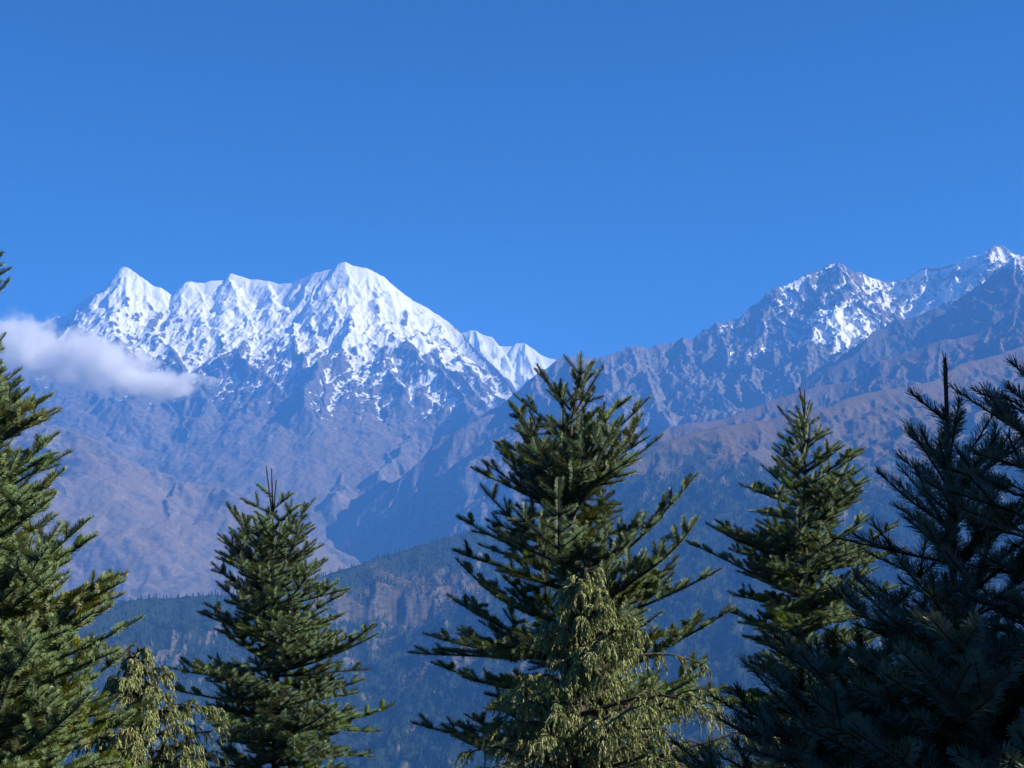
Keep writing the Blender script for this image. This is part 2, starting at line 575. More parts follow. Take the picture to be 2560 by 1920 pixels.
def rocky_mountain():
    r = np.random.default_rng(23)
    crest_px = [(808, 1407), (823, 1398), (830, 1377), (842, 1352), (880, 1322), (897, 1284), (939, 1246), (990, 1203), (1040, 1162), (1108, 1130), (1131, 1112), (1136, 1082), (1167, 1062), (1203, 1044),
                (1239, 1031), (1275, 1004), (1307, 963), (1339, 936), (1370, 918), (1395, 897), (1420, 888), (1450, 891), (1500, 893), (1538, 881), (1577, 864), (1591, 864), (1620, 870), (1644, 864), (1692, 852),
                (1706, 845), (1730, 851), (1744, 837), (1768, 825), (1790, 804), (1807, 806), (1821, 802), (1838, 803), (1855, 789), (1869, 779), (1893, 769), (1903, 748), (1913, 735), (1937, 719), (1972, 710),
                (1992, 697), (2020, 683), (2047, 673), (2071, 661), (2092, 655), (2109, 662), (2126, 681), (2154, 681), (2171, 690), (2181, 697), (2195, 697), (2209, 704), (2236, 705), (2250, 697), (2264, 695),
                (2281, 686), (2295, 676), (2315, 670), (2336, 671), (2370, 662), (2394, 657), (2411, 647), (2442, 640), (2466, 630), (2484, 618), (2490, 611), (2504, 613), (2521, 625), (2532, 633), (2560, 640), (2640, 650), (2800, 670), (3050, 700)]

    def yy(x):
        return np.interp(x, [808, 1131, 1395, 1800, 2092, 2230, 2490, 3050], [11300, 11500, 11900, 12300, 12600, 13300, 12500, 12500])
    crest = np.array([P(x, y, yy(x)) for x, y in crest_px])

    def main(d):
        return 0.5 * d + 420 * (1 - np.exp(-d / 700))

    def side(d):
        return 0.52 * d + 130 * (1 - np.exp(-d / 220))

    def sp(pts, k=7.0):
        x0, y0 = pts[0]
        return np.array([P(x, y, yy(x0) - 12 * (i > 0) - k * (y - y0)) for i, (x, y) in enumerate(pts)])
    spurs = [sp([(1893, 769), (1905, 800), (1885, 850), (1870, 900), (1890, 960), (1905, 1015)]),
             sp([(2092, 655), (2085, 700), (2098, 745), (2090, 790)]),
             sp([(2154, 681), (2150, 740), (2120, 790)]),
             sp([(1706, 845), (1730, 900), (1765, 960), (1790, 1020), (1800, 1060)]),
             sp([(1577, 864), (1590, 930), (1640, 1000), (1680, 1060)]),
             sp([(1500, 893), (1520, 960), (1560, 1040), (1570, 1090)]),
             sp([(1420, 888), (1430, 960), (1450, 1060), (1470, 1150)]),
             sp([(1339, 936), (1360, 1010), (1380, 1100), (1390, 1200)]),
             sp([(1790, 804), (1815, 860), (1850, 915), (1880, 940)]),
             sp([(2315, 670), (2300, 720), (2280, 770), (2240, 810)]),
             sp([(2490, 611), (2460, 690), (2400, 740)]),
             sp([(2394, 657), (2385, 710), (2350, 760)])]
    rows = np.concatenate([np.linspace(8200, 9800, 70), np.linspace(9800, 13500, 500)[1:], np.linspace(13500, 14700, 35)[1:]])
    L = Land(760, 3000, 1000, rows, -1500)
    L.dist(crest)
    L.warp(80, 420, 5, 300)
    L.ridge(crest, main, xs=1.7)
    for s in spurs:
        L.ridge(s, side, 1500)
    auto = []
    for p, d, t in along(crest, 230, r):
        if p[0] < 250:
            if r.random() < 0.75:
                continue
            dr = (r.normal(-0.5, 0.2), -1)
        else:
            dr = (r.normal(-0.15, 0.35), -1)
        auto.append(spur_down(p - np.array([0, 12, 6]), dr, r.uniform(700, 2200), main, r.uniform(0.9, 1.04), r, 0.16, 6))
    for s in auto:
        L.ridge(s, side, 900)
    kids = children(spurs + auto, 240, 420, side, 0.9, r, (0, -1), 0.8)
    for s in kids:
        L.ridge(s, lambda d: 0.55 * d + 70 * (1 - np.exp(-d / 90)), 450)
    X, Y = L.X, L.Y
    near = np.clip(L.D / 160, 0.15, 1) * (0.35 + 0.65 * sstep(-300, 350, X))
    L.Z += near * 42 * ridged(X + 40 * fbm(X, Y, 240, 2, 91), Y * 0.4, 240, 5, 22, 0.55)
    hi = sstep(1100, 1500, L.Z)
    L.Z += hi * np.clip(L.D / 60, 0.3, 1) * (26 * ridged(X + 0.3 * Y, Y * 0.7, 120, 4, 28, 0.6) + 10)
    L.Z += near * 16 * fbm(X, Y, 100, 4, 34, 0.6)
    L.Z += 5 * fbm(X, Y, 40, 2, 36)
    nz = L.normal_z()
    Z = L.Z
    cc = Z - blur(Z, 5)
    n = fbm(X, Y * 0.6, 300, 5, 62, 0.62)
    sn = 0.24 + 0.34 * sstep(2900, 3500, X) + (Z - 1560) / 1700 + 0.5 * n - cc / 26 - np.clip(0.72 - nz, 0, 1) * 1.4
    # snowfields lying in the hollows
    for (px, py, rx, ry, am) in ((2075, 800, 170, 260, 0.8), (2130, 815, 170, 220, 0.75), (2190, 800, 130, 220, 0.4), (2340, 755, 190, 260, 0.85), (2400, 735, 150, 220, 0.6), (2200, 735, 80, 260, 0.7), (2440, 650, 170, 110, 0.9), (2300, 700, 260, 260, 0.2), (2440, 690, 260, 200, 0.25), (1985, 745, 150, 240, 0.35)):
        sn += 1.5 * am * L.spot(px, py, 1.15 * rx, 1.15 * ry)
    sn = np.where(X < P(1760, 800, 12300)[0], sn - 0.5, sn)
    sn *= sstep(1150, 1330, Z + 60 * n)
    veg = sstep(1350, 700, Z + 200 * fbm(X, Y, 500, 4, 82)) * sstep(0.6, 0.78, nz) * 0.85
    return L.build('rocky_mountain', M_CRAG, {'snow': np.clip(sn, 0, 1), 'veg': veg, 'forest': np.zeros_like(Z)})


def brown_ridge(name, crest, spurs, px0, px1, ys, seed, far, nx=560, ny=300, slope=0.42, snow=None, vegk=0.8, spur_len=900, spur_dir=(-0.5, -1)):
    r = np.random.default_rng(seed)
    crest = (crest - np.array([0, 0, CAM_Z])) * far + np.array([0, 0, CAM_Z])
    L = Land(px0, px1, nx, np.linspace(ys[0] * far, ys[1] * far, ny), -1300)
    L.dist(crest)
    L.warp(60, 350, seed, 250)

    def main(d):
        return slope * d + 150 * (1 - np.exp(-d / 350))

    def side(d):
        return 0.5 * d + 60 * (1 - np.exp(-d / 120))
    L.ridge(crest, main, xs=1.9)
    al = list(spurs)
    for p, d, t in along(crest, 260, r):
        al.append(spur_down(p - np.array([0, 10, 5]), (spur_dir[0] + r.normal(0, 0.3), spur_dir[1]), spur_len * r.uniform(0.6, 1.6), main, r.uniform(0.93, 1.03), r, 0.15, 5))
    for s in al:
        L.ridge(s, side, 900)
    for s in children(al, 190, 300, side, 0.92, r, (0, -1), 0.6):
        L.ridge(s, lambda d: 0.5 * d + 40 * (1 - np.exp(-d / 60)), 350)
    X, Y = L.X, L.Y
    near = np.clip(L.D / 120, 0.12, 1)
    L.Z += near * 26 * ridged(X + 30 * fbm(X, Y, 160, 2, seed), Y * 0.5, 170, 5, seed + 3, 0.55)
    L.Z += near * 9 * fbm(X, Y, 60, 4, seed + 9, 0.6)
    nz = L.normal_z()
    n = fbm(X, Y, 260, 4, seed + 20)
    veg = np.clip(vegk + 0.35 * n, 0, 1) * sstep(0.55, 0.75, nz)
    sn = np.zeros_like(nz)
    if snow:
        sn = (0.30 + (L.Z - snow) / 500 + 0.3 * n) * sstep(snow - 300, snow, L.Z)
    return L, veg, sn, n


def mountains():
    snow_massif()
    far_snow_peak()
    rocky_mountain()
    e = pl([(3050, 560, 9600), (2800, 600, 9600), (2640, 625, 9600), (2560, 640, 9600), (2539, 642, 9600), (2515, 657, 9600), (2487, 673, 9600), (2473, 693, 9600), (2453, 714, 9600), (2429, 735, 9600), (2408, 750, 9600), (2381, 776, 9600), (2363, 774, 9600), (2339, 769, 9600),
            (2315, 778, 9600), (2295, 789, 9600), (2274, 795, 9600), (2243, 797, 9600), (2219, 808, 9600), (2212, 822, 9550), (2181, 828, 9500), (2166, 850, 9400), (2150, 876, 9300), (2120, 895, 9250), (2080, 915, 9200), (2042, 932, 9200), (1990, 975, 9150), (1930, 1020, 9100), (1850, 1060, 9000), (1700, 1110, 8800)], 9600)
    L, veg, sn, n = brown_ridge('dark_ridge', e, [], 1600, 2950, (6500, 10300), 41, 1.1, 620, 330, 0.46, snow=1750, vegk=0.45)
    L.build('dark_ridge', M_SLATE, {'snow': np.clip(sn, 0, 1), 'veg': veg, 'forest': np.zeros_like(veg)})
    f = pl([(3050, 600, 7400), (2800, 670, 7400), (2640, 730, 7400), (2560, 762, 7400), (2521, 783, 7400), (2480, 814, 7400), (2435, 836, 7400), (2391, 846, 7400), (2356, 848, 7400), (2315, 862, 7400), (2288, 874, 7400), (2226, 896, 7400), (2198, 900, 7400), (2157, 930, 7400), (2126, 951, 7400),
            (2102, 956, 7400), (2054, 962, 7400), (1912, 1005, 7300), (1807, 1048, 7200), (1711, 1058, 7100), (1672, 1067, 7100), (1644, 1088, 7000), (1627, 1108, 7000), (1580, 1170, 6900), (1500, 1270, 6800)], 7400)
    L, veg, sn, n = brown_ridge('brown_ridge', f, [], 1420, 2950, (5400, 8000), 43, 1.25, 640, 280, 0.42, vegk=0.75)
    L.build('brown_ridge', M_BROWN, {'snow': sn, 'veg': veg, 'forest': np.clip(0.25 + 0.4 * n, 0, 0.5) * (L.Z < 500)})
    # the long wooded hill of the middle distance
    g_px = [(3050, 640, 6200), (2800, 760, 6100), (2640, 832, 6000), (2560, 864, 5900), (2482, 890, 5800), (2401, 909, 5700), (2334, 952, 5500), (2247, 969, 5400), (2195, 976, 5350), (2147, 986, 5300), (2104, 1000, 5250), (2075, 1017, 5200), (1979, 1034, 5100), (1922, 1048, 5050),
            (1807, 1063, 4950), (1740, 1077, 4900), (1682, 1096, 4850), (1634, 1111, 4800), (1560, 1150, 4700), (1450, 1215, 4550), (1350, 1265, 4450), (1250, 1302, 4300), (1150, 1335, 4200), (1000, 1377, 4050), (870, 1418, 3900), (780, 1445, 3800), (680, 1470, 3700), (560, 1487, 3600), (520, 1487, 3550),
            (440, 1491, 3500), (380, 1494, 3450), (330, 1499, 3400), (230, 1524, 3300), (150, 1550, 3200), (0, 1590, 3100), (-250, 1640, 3000)]
    g = pl(g_px, 0)
    L, veg, sn, n = brown_ridge('forested_hill', g, [], -200, 2950, (1900, 6600), 47, 1.4, 900, 520, 0.25, vegk=0.8, spur_len=1000, spur_dir=(-0.2, -1))
    X, Y = L.X, L.Y
    # the cliff below the brow
    for (px, py, hh, rx) in ((890, 1480, 55, 110), (985, 1475, 80, 130), (1040, 1505, 45, 110), (930, 1580, 40, 130)):
        x, y, z = L.at(px, py)
        L.Z -= hh * sstep(0, 70, y + 25 * fbm(X, Y, 90, 3, 5) - Y) * np.exp(-((X - x) / rx) ** 2 - (np.maximum(0, y - Y) / 520) ** 2)
    nz = L.normal_z()
    wood = sstep(420, 60, L.Z + 170 * n + 90 * fbm(X, Y, 150, 3, 99))
    bare = 0.7 * sstep(0.5, 0.9, fbm(X, Y, 330, 4, 123))
    for (px, py, rx, ry, am) in ((1130, 1475, 230, 130, 0.8), (1010, 1460, 170, 60, 0.6), (1120, 1650, 190, 90, 0.7), (930, 1640, 160, 70, 0.5), (1000, 1540, 150, 120, 0.5), (620, 1640, 160, 120, 0.5), (1240, 1580, 160, 160, 0.4)):
        bare = np.maximum(bare, am * L.spot(px, py, rx, ry))
    bare = np.where(X < P(800, 0, 4500)[0] * Y / 4500, bare * 0.2, bare)
    wood *= 1 - 0.8 * bare
    wood *= sstep(0.48, 0.64, nz)
    veg = veg * sstep(0.62, 0.74, nz)
    hill = L.build('forested_hill', M_HILL, {'snow': sn, 'veg': veg, 'forest': wood * 0.85})
    return L, wood


def ground_z(x, y):
    """The slope the camera stands on."""
    d = np.maximum(0, y - 1.0)
    return -0.36 * d - 0.03 * np.minimum(d, 40) - 0.05 * x * np.exp(-(d / 60) ** 2) + 0.10 * np.sin(x * 0.7 + 1) * np.sin(y * 0.6)


def near_ground():
    t = NT('hill_soil')
    v = t.coord()
    a = t.noise(v, 1.7, 6)
    b = t.noise(v, 14, 5)
    c = t.mix(t.ramp(a, 0.35, 0.65), (0.06, 0.07, 0.025), (0.09, 0.06, 0.035))
    c = t.mix(t.ramp(b, 0.45, 0.7), c, (0.12, 0.1, 0.05))
    t.put(t.bsdf.inputs['Base Color'], c)
    t.bsdf.inputs['Roughness'].default_value = 0.95
    bp = t.n.new('ShaderNodeBump')
    bp.inputs['Distance'].default_value = 0.08
    t.put(bp.inputs['Height'], b)
    t.l.new(bp.outputs[0], t.bsdf.inputs['Normal'])
    u = np.sign(np.linspace(-1, 1, 161)) * np.abs(np.linspace(-1, 1, 161)) ** 3 * 2600
    w = np.concatenate([-np.linspace(1, 0.05, 40) ** 3 * 2600, np.linspace(0, 1, 150) ** 3 * 2600])
    X, Y = np.meshgrid(u, w)
    Z = ground_z(X, Y) + np.minimum(1, np.hypot(X, Y) / 100) * 6 * fbm(X, Y, 130, 4, 3)
    Z = np.where(Y < 0, Z + 0.10 * np.minimum(0, Y) * -1, Z)
    n, m = X.shape
    i = np.arange(n * m).reshape(n, m)
    f = np.stack([i[:-1, :-1], i[:-1, 1:], i[1:, 1:], i[1:, :-1]], -1).reshape(-1, 4)
    o = obj('hillside', new_mesh('hillside', np.stack([X, Y, Z], -1).reshape(-1, 3), f, True), t.m)
    o['kind'] = 'structure'
    # valley floor, one sheet out to the horizon
    t2 = NT('valley_ground')
    v = t2.coord()
    t2.put(t2.bsdf.inputs['Base Color'], t2.mix(t2.noise(v, 0.004, 5), (0.06, 0.055, 0.035), (0.13, 0.1, 0.065)))
    t2.bsdf.inputs['Roughness'].default_value = 0.95
    q = 60000
    k = np.linspace(-q, q, 25)
    X, Y = np.meshgrid(k, k)
    n, m = X.shape
    i = np.arange(n * m).reshape(n, m)
    f = np.stack([i[:-1, :-1], i[:-1, 1:], i[1:, 1:], i[1:, :-1]], -1).reshape(-1, 4)
    o = obj('valley_floor', new_mesh('valley_floor', np.stack([X, Y, np.full_like(X, -1250)], -1).reshape(-1, 3), f), t2.m)
    o['kind'] = 'structure'


# ------------------------------------------------------------------ far wood

def far_wood(L, wood):
    r = np.random.default_rng(77)
    n = 170000
    fi = r.random(n) ** 0.85 * (L.X.shape[0] - 2)
    fj = r.random(n) * (L.X.shape[1] - 2)
    i, j = fi.astype(int), fj.astype(int)
    u, v = fi - i, fj - j

    def samp(A):
        return (A[i, j] * (1 - u) + A[i + 1, j] * u) * (1 - v) + (A[i, j + 1] * (1 - u) + A[i + 1, j + 1] * u) * v
    x, y, z, w = samp(L.X), samp(L.Y), samp(L.Z), samp(wood)
    keep = (r.random(n) < w * 1.1 * np.clip((y / 5800) ** 2, 0, 1) + 0.012) & (z > -1200) & (y > 2600)
    x, y, z = x[keep], y[keep], z[keep]
    k = len(x)
    H = r.uniform(9, 25, k) * np.where(z > 150, 0.55, 1)
    # template : stacked ragged skirts
    tv, tf = [], []
    for s, (z0, z1, rad) in enumerate(((0.06, 0.62, 0.2), (0.42, 1.0, 0.12))):
        b = len(tv)
        for q in range(5):
            a = q / 5 * 2 * math.pi + s
            rr = rad * (1.0 if q % 2 else 0.62)
            tv.append((rr * math.cos(a), rr * math.sin(a), z0))
        tv.append((0, 0, z1))
        for q in range(5):
            tf.append((b + q, b + (q + 1) % 5, b + 5))
    tv, tf = np.array(tv), np.array(tf)
    ang = r.uniform(0, 6.28, k)
    c, s = np.cos(ang)[:, None], np.sin(ang)[:, None]
    wd = (H * r.uniform(0.75, 1.3, k))[:, None]
    vx = x[:, None] + wd * (tv[None, :, 0] * c - tv[None, :, 1] * s)
    vy = y[:, None] + wd * (tv[None, :, 0] * s + tv[None, :, 1] * c)
    vz = z[:, None] - 0.5 + H[:, None] * tv[None, :, 2]
    V = np.stack([vx, vy, vz], -1).reshape(-1, 3)
    Fc = (tf[None] + (np.arange(k) * len(tv))[:, None, None]).reshape(-1, 3)
    t = NT('far_conifers')
    t.put(t.bsdf.inputs['Base Color'], t.mix(t.attr('tint'), (0.012, 0.025, 0.014), (0.05, 0.05, 0.027)))
    t.bsdf.inputs['Roughness'].default_value = 0.9
    t.bsdf.inputs['Specular IOR Level'].default_value = 0.1
    me = new_mesh('far_wood', V, Fc, False)
    ti = np.clip(0.45 * r.random(k) ** 2 + 0.75 * sstep(0.05, 0.7, fbm(x, y, 260, 4, 140)), 0, 1)
    add_attr(me, 'tint', np.repeat(ti, len(tv)))
    o = obj('far_wood', me, t.m)
    tag(o, 'dark conifer wood covering the hill of the middle distance', 'forest', kind='stuff')


# ------------------------------------------------------------------ air and cloud

def haze():
    x0, x1, y0, y1, z0, z1 = -61000, 61000, -61000, 61000, -1252, 2900
    x0, x1, y0, y1 = -62000, 62000, -62000, 62000
    v = [(x, y, z) for z in (z0, z1) for y in (y0, y1) for x in (x0, x1)]
    f = [(0, 2, 3, 1), (4, 5, 7, 6), (0, 1, 5, 4), (2, 6, 7, 3), (0, 4, 6, 2), (1, 3, 7, 5)]
    t = NT('air')
    t.n.remove(t.bsdf)
    pv = t.n.new('ShaderNodeVolumePrincipled')
    pv.inputs['Color'].default_value = (0.098, 0.34, 0.90, 1)
    pv.inputs['Density'].default_value = HAZE
    pv.inputs['Anisotropy'].default_value = 0.0
    t.l.new(pv.outputs[0], t.out.inputs['Volume'])
    o = obj('haze', new_mesh('haze', v, np.array(f)), t.m)
    o['kind'] = 'stuff'


HAZE = 7.6e-5

def cloud():
    Yc = 9800
    k = Yc / F
    c = P(190, 890, Yc)
    # a closed lumpy shell; the density inside fades to its edge
    blobs = [(-250, 30, 0, 330, 260, 480), (-60, -10, 0, 260, 110, 420), (90, 35, 0, 240, 62, 360), (215, 75, 0, 150, 36, 260), (300, 95, 0, 80, 22, 160)]
    blobs = [(-185, -25, 0, 190, 88, 1), (-70, 0, 0, 190, 82, 1), (60, 28, 0, 170, 62, 1), (185, 68, 0, 185, 44, 1)]
    t = NT('cloud_vapour')
    t.n.remove(t.bsdf)
    tc = t.n.new('ShaderNodeTexCoord')
    nz = t.noise(tc.outputs['Object'], 0.0056, 7, 0.6)
    nz2 = t.noise(tc.outputs['Object'], 0.0016, 3, 0.5)
    dens = None
    for (bx, by, bz, rx, rz, q) in blobs:
        vm = t.n.new('ShaderNodeVectorMath')
        vm.operation = 'SUBTRACT'
        t.l.new(tc.outputs['Object'], vm.inputs[0])
        vm.inputs[1].default_value = (bx * k, 0, -by * k)
        v2 = t.n.new('ShaderNodeVectorMath')
        v2.operation = 'DIVIDE'
        t.l.new(vm.outputs[0], v2.inputs[0])
        v2.inputs[1].default_value = (rx * k, 0.8 * rx * k, rz * k)
        ln = t.n.new('ShaderNodeVectorMath')
        ln.operation = 'LENGTH'
        t.l.new(v2.outputs[0], ln.inputs[0])
        d = t.math('SUBTRACT', 1.0, ln.outputs['Value'])
        dens = d if dens is None else t.math('MAXIMUM', dens, d)
    e = t.math('ADD', dens, t.math('MULTIPLY', t.math('SUBTRACT', nz, 0.53), 2.9))
    e = t.math('ADD', e, t.math('MULTIPLY', t.math('SUBTRACT', nz2, 0.5), 0.5))
    e = t.math('MULTIPLY', t.ramp(e, 0.0, 0.8), 0.02)
    pv = t.n.new('ShaderNodeVolumePrincipled')
    pv.inputs['Color'].default_value = (1, 1, 1, 1)
    pv.inputs['Anisotropy'].default_value = 0.2
    t.put(pv.inputs['Density'], e)
    t.l.new(pv.outputs[0], t.out.inputs['Volume'])
    t.m.cycles.volume_step_rate = 0.5
    # shell : convex-ish tube round the blobs
    nu, nv = 24, 16
    V = []
    prof = [(-400, -25, 10, 10)] + [(-385, -25, 60, 60), (-300, -22, 125, 150), (-185, -20, 135, 190), (-70, 0, 130, 190), (60, 28, 100, 170), (175, 62, 78, 130), (265, 88, 52, 90), (350, 96, 44, 70), (420, 100, 30, 50), (440, 100, 6, 8)]
    for (x, y, rz, ry) in prof:
        for q in range(nv):
            a = q / nv * 2 * math.pi
            V.append((x * k, math.cos(a) * ry * k * 0.9, -y * k + math.sin(a) * rz * k))
    n = len(prof)
    i = np.arange(n * nv).reshape(n, nv)
    j = np.roll(i, -1, axis=1)
    f4 = np.stack([i[:-1], j[:-1], j[1:], i[1:]], -1).reshape(-1, 4)
    V += [(prof[0][0] * k, 0, -prof[0][1] * k), (prof[-1][0] * k, 0, -prof[-1][1] * k)]
    a, b = n * nv, n * nv + 1
    f3 = [(a, j[0, q], i[0, q]) for q in range(nv)] + [(b, i[-1, q], j[-1, q]) for q in range(nv)]
    o = obj('cloud', new_mesh('cloud', V, [f4, np.array(f3)], True), t.m, loc=c)
    tag(o, 'low white cloud lying against the left snow peak', 'cloud', kind='thing')


# ------------------------------------------------------------------ firs

def unit(v):
    return v / np.maximum(1e-9, np.linalg.norm(v, axis=-1, keepdims=True))


def tubes(P0, P1, R0, R1, sides=5):
    """Many tapered stems at once."""
    d = unit(P1 - P0)
    h = np.where(np.abs(d[:, 2:3]) > 0.9, np.array([[1.0, 0, 0]]), np.array([[0, 0, 1.0]]))
    a = unit(np.cross(d, h))
    b = np.cross(d, a)
    ang = np.arange(sides) / sides * 2 * np.pi
    ring = a[:, None] * np.cos(ang)[None, :, None] + b[:, None] * np.sin(ang)[None, :, None]
    v0 = P0[:, None] + ring * R0[:, None, None]
    v1 = P1[:, None] + ring * R1[:, None, None]
    V = np.concatenate([v0, v1], 1)
    n = len(P0)
    q = np.arange(sides)
    f = np.stack([q, (q + 1) % sides, (q + 1) % sides + sides, q + sides], -1)
    Fc = f[None] + (np.arange(n) * 2 * sides)[:, None, None]
    return V.reshape(-1, 3), Fc.reshape(-1, 4)


def needles(P0, P1, UP, tint, K, nl, nw, r, sweep=0.0):
    """K flat needles round every shoot."""
    n = len(P0)
    d = unit(P1 - P0)
    u = unit(UP - (UP * d).sum(-1, keepdims=True) * d)
    s = np.cross(d, u)
    t = (np.arange(K)[None] + r.random((n, K))) / K
    phi = r.choice([-1, 1], (n, K)) * np.radians(np.clip(r.normal(60, 48, (n, K)), -20, 165))
    al = np.radians(60 - 30 * t ** 4 + r.normal(0, 8, (n, K)))
    rad = u[:, None] * np.cos(phi)[..., None] + s[:, None] * np.sin(phi)[..., None]
    nd = d[:, None] * np.cos(al)[..., None] + rad * np.sin(al)[..., None]
    nd = unit(nd + u[:, None] * 0.18)
    w = unit(np.cross(d[:, None], nd))
    ln = nl * r.uniform(0.75, 1.15, (n, K)) * (1 - 0.25 * t ** 6)
    base = P0[:, None] + (P1 - P0)[:, None] * t[..., None]
    tip = base + nd * ln[..., None] + d[:, None] * (0.12 * ln)[..., None]
    hw = nw * 0.5
    V = np.stack([base - w * hw * 0.7, base + w * hw * 0.7, tip + w * hw * 0.55, tip - w * hw * 0.55], 2)
    V = V.reshape(-1, 3)
    Fc = np.arange(len(V)).reshape(-1, 4)
    T = np.repeat((tint[:, None] + r.normal(0, 0.06, (n, K))).ravel(), 4)
    return V, Fc, T


def leaf_material(name, dark, light, yellow, under, gloss=0.42):
    t = NT(name)
    tint = t.attr('tint')
    c = t.mix(t.ramp(tint, 0.0, 0.5), dark, light)
    c = t.mix(t.ramp(tint, 0.6, 1.0), c, yellow)
    gm = t.n.new('ShaderNodeNewGeometry')
    c2 = t.mix(gm.outputs['Backfacing'], c, t.mix(0.38, c, under))
    t.put(t.bsdf.inputs['Base Color'], c2)
    t.bsdf.inputs['Roughness'].default_value = gloss
    t.bsdf.inputs['Specular IOR Level'].default_value = 0.25
    tr = t.n.new('ShaderNodeBsdfTranslucent')
    t.put(tr.inputs['Color'], t.mix(0.5, c, yellow))
    ms = t.n.new('ShaderNodeMixShader')
    ms.inputs[0].default_value = 0.16
    t.l.new(t.bsdf.outputs[0], ms.inputs[1])
    t.l.new(tr.outputs[0], ms.inputs[2])
    t.l.new(ms.outputs[0], t.out.inputs['Surface'])
    return t.m


def bark_material():
    t = NT('bark')
    v = t.coord((1, 1, 0.35))
    a = t.noise(v, 60, 6, 0.65)
    b = t.noise(t.coord(), 9, 4)
    c = t.mix(t.ramp(a, 0.3, 0.7), (0.018, 0.014, 0.011), (0.07, 0.055, 0.045))
    c = t.mix(t.ramp(b, 0.55, 0.75), c, (0.09, 0.09, 0.065))
    t.put(t.bsdf.inputs['Base Color'], c)
    t.bsdf.inputs['Roughness'].default_value = 0.9
    bp = t.n.new('ShaderNodeBump')
    bp.inputs['Distance'].default_value = 0.006
    t.put(bp.inputs['Height'], a)
    t.l.new(bp.outputs[0], t.bsdf.inputs['Normal'])
    return t.m


M_BARK = bark_material()
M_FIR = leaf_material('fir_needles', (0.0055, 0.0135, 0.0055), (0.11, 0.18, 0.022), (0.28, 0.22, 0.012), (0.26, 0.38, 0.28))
M_JUN = leaf_material('juniper_scales', (0.16, 0.2, 0.07), (0.36, 0.42, 0.17), (0.32, 0.26, 0.08), (0.26, 0.28, 0.12), 0.6)


class Shoots:
    def __init__(self, seed):
        self.r = np.random.default_rng(seed)
        self.q = random.Random(seed)
        self.s = []           # p0, p1, up, n, tint, order

    def grow(self, p, d, up, n, L, tint, order=0, lift=0.06, dens=1.0):
        q = self.q
        Li = L * q.uniform(0.85, 1.15)
        d = unit(d + np.array([q.gauss(0, .07), q.gauss(0, .07), q.gauss(lift, .05)]))
        p1 = p + d * Li
        self.s.append((p, p1, up, n, tint + q.gauss(0, 0.06), order))
        if n <= 1:
            return
        self.grow(p1, d, up, n - 1, L * 0.98, tint, order, lift, dens)
        side = unit(np.cross(d, up))
        for sg in (-1, 1):
            if q.random() > 0.93 * dens:
                continue
            m = int((n - 1) * q.uniform(0.4, 0.72) + q.random() * 0.95)
            if m < 1:
                m = 1 if q.random() < 0.6 else 0
            if m < 1:
                continue
            a = math.radians(q.uniform(42, 62))
            dl = d * math.cos(a) + side * sg * math.sin(a) + up * q.uniform(-0.02, 0.34)
            self.grow(p1, unit(dl), up, m, L * 0.86, tint, order + 1, lift, dens)
        if q.random() < 0.25 * dens:
            a = math.radians(q.uniform(35, 60))
            dl = d * math.cos(a) + up * math.sin(a) + side * q.uniform(-.4, .4)
            self.grow(p1, unit(dl), up, max(1, int((n - 1) * 0.4)), L * 0.75, tint, order + 1, lift, dens)


def trunk_mesh(pts, rad, sides=10, seed=0):
    r = np.random.default_rng(seed)
    n = len(pts)
    V = []
    for i in range(n):
        for k in range(sides):
            a = k / sides * 2 * math.pi
            rr = rad[i] * (1 + 0.10 * r.normal())
            V.append((pts[i][0] + rr * math.cos(a), pts[i][1] + rr * math.sin(a), pts[i][2]))
    V.append(tuple(pts[-1] + np.array([0, 0, rad[-1]])))
    i = np.arange(n * sides).reshape(n, sides)
    j = np.roll(i, -1, axis=1)
    f4 = np.stack([i[:-1], j[:-1], j[1:], i[1:]], -1).reshape(-1, 4)
    f3 = np.array([(i[-1, k], j[-1, k], n * sides) for k in range(sides)])
    return V, [f4, f3]


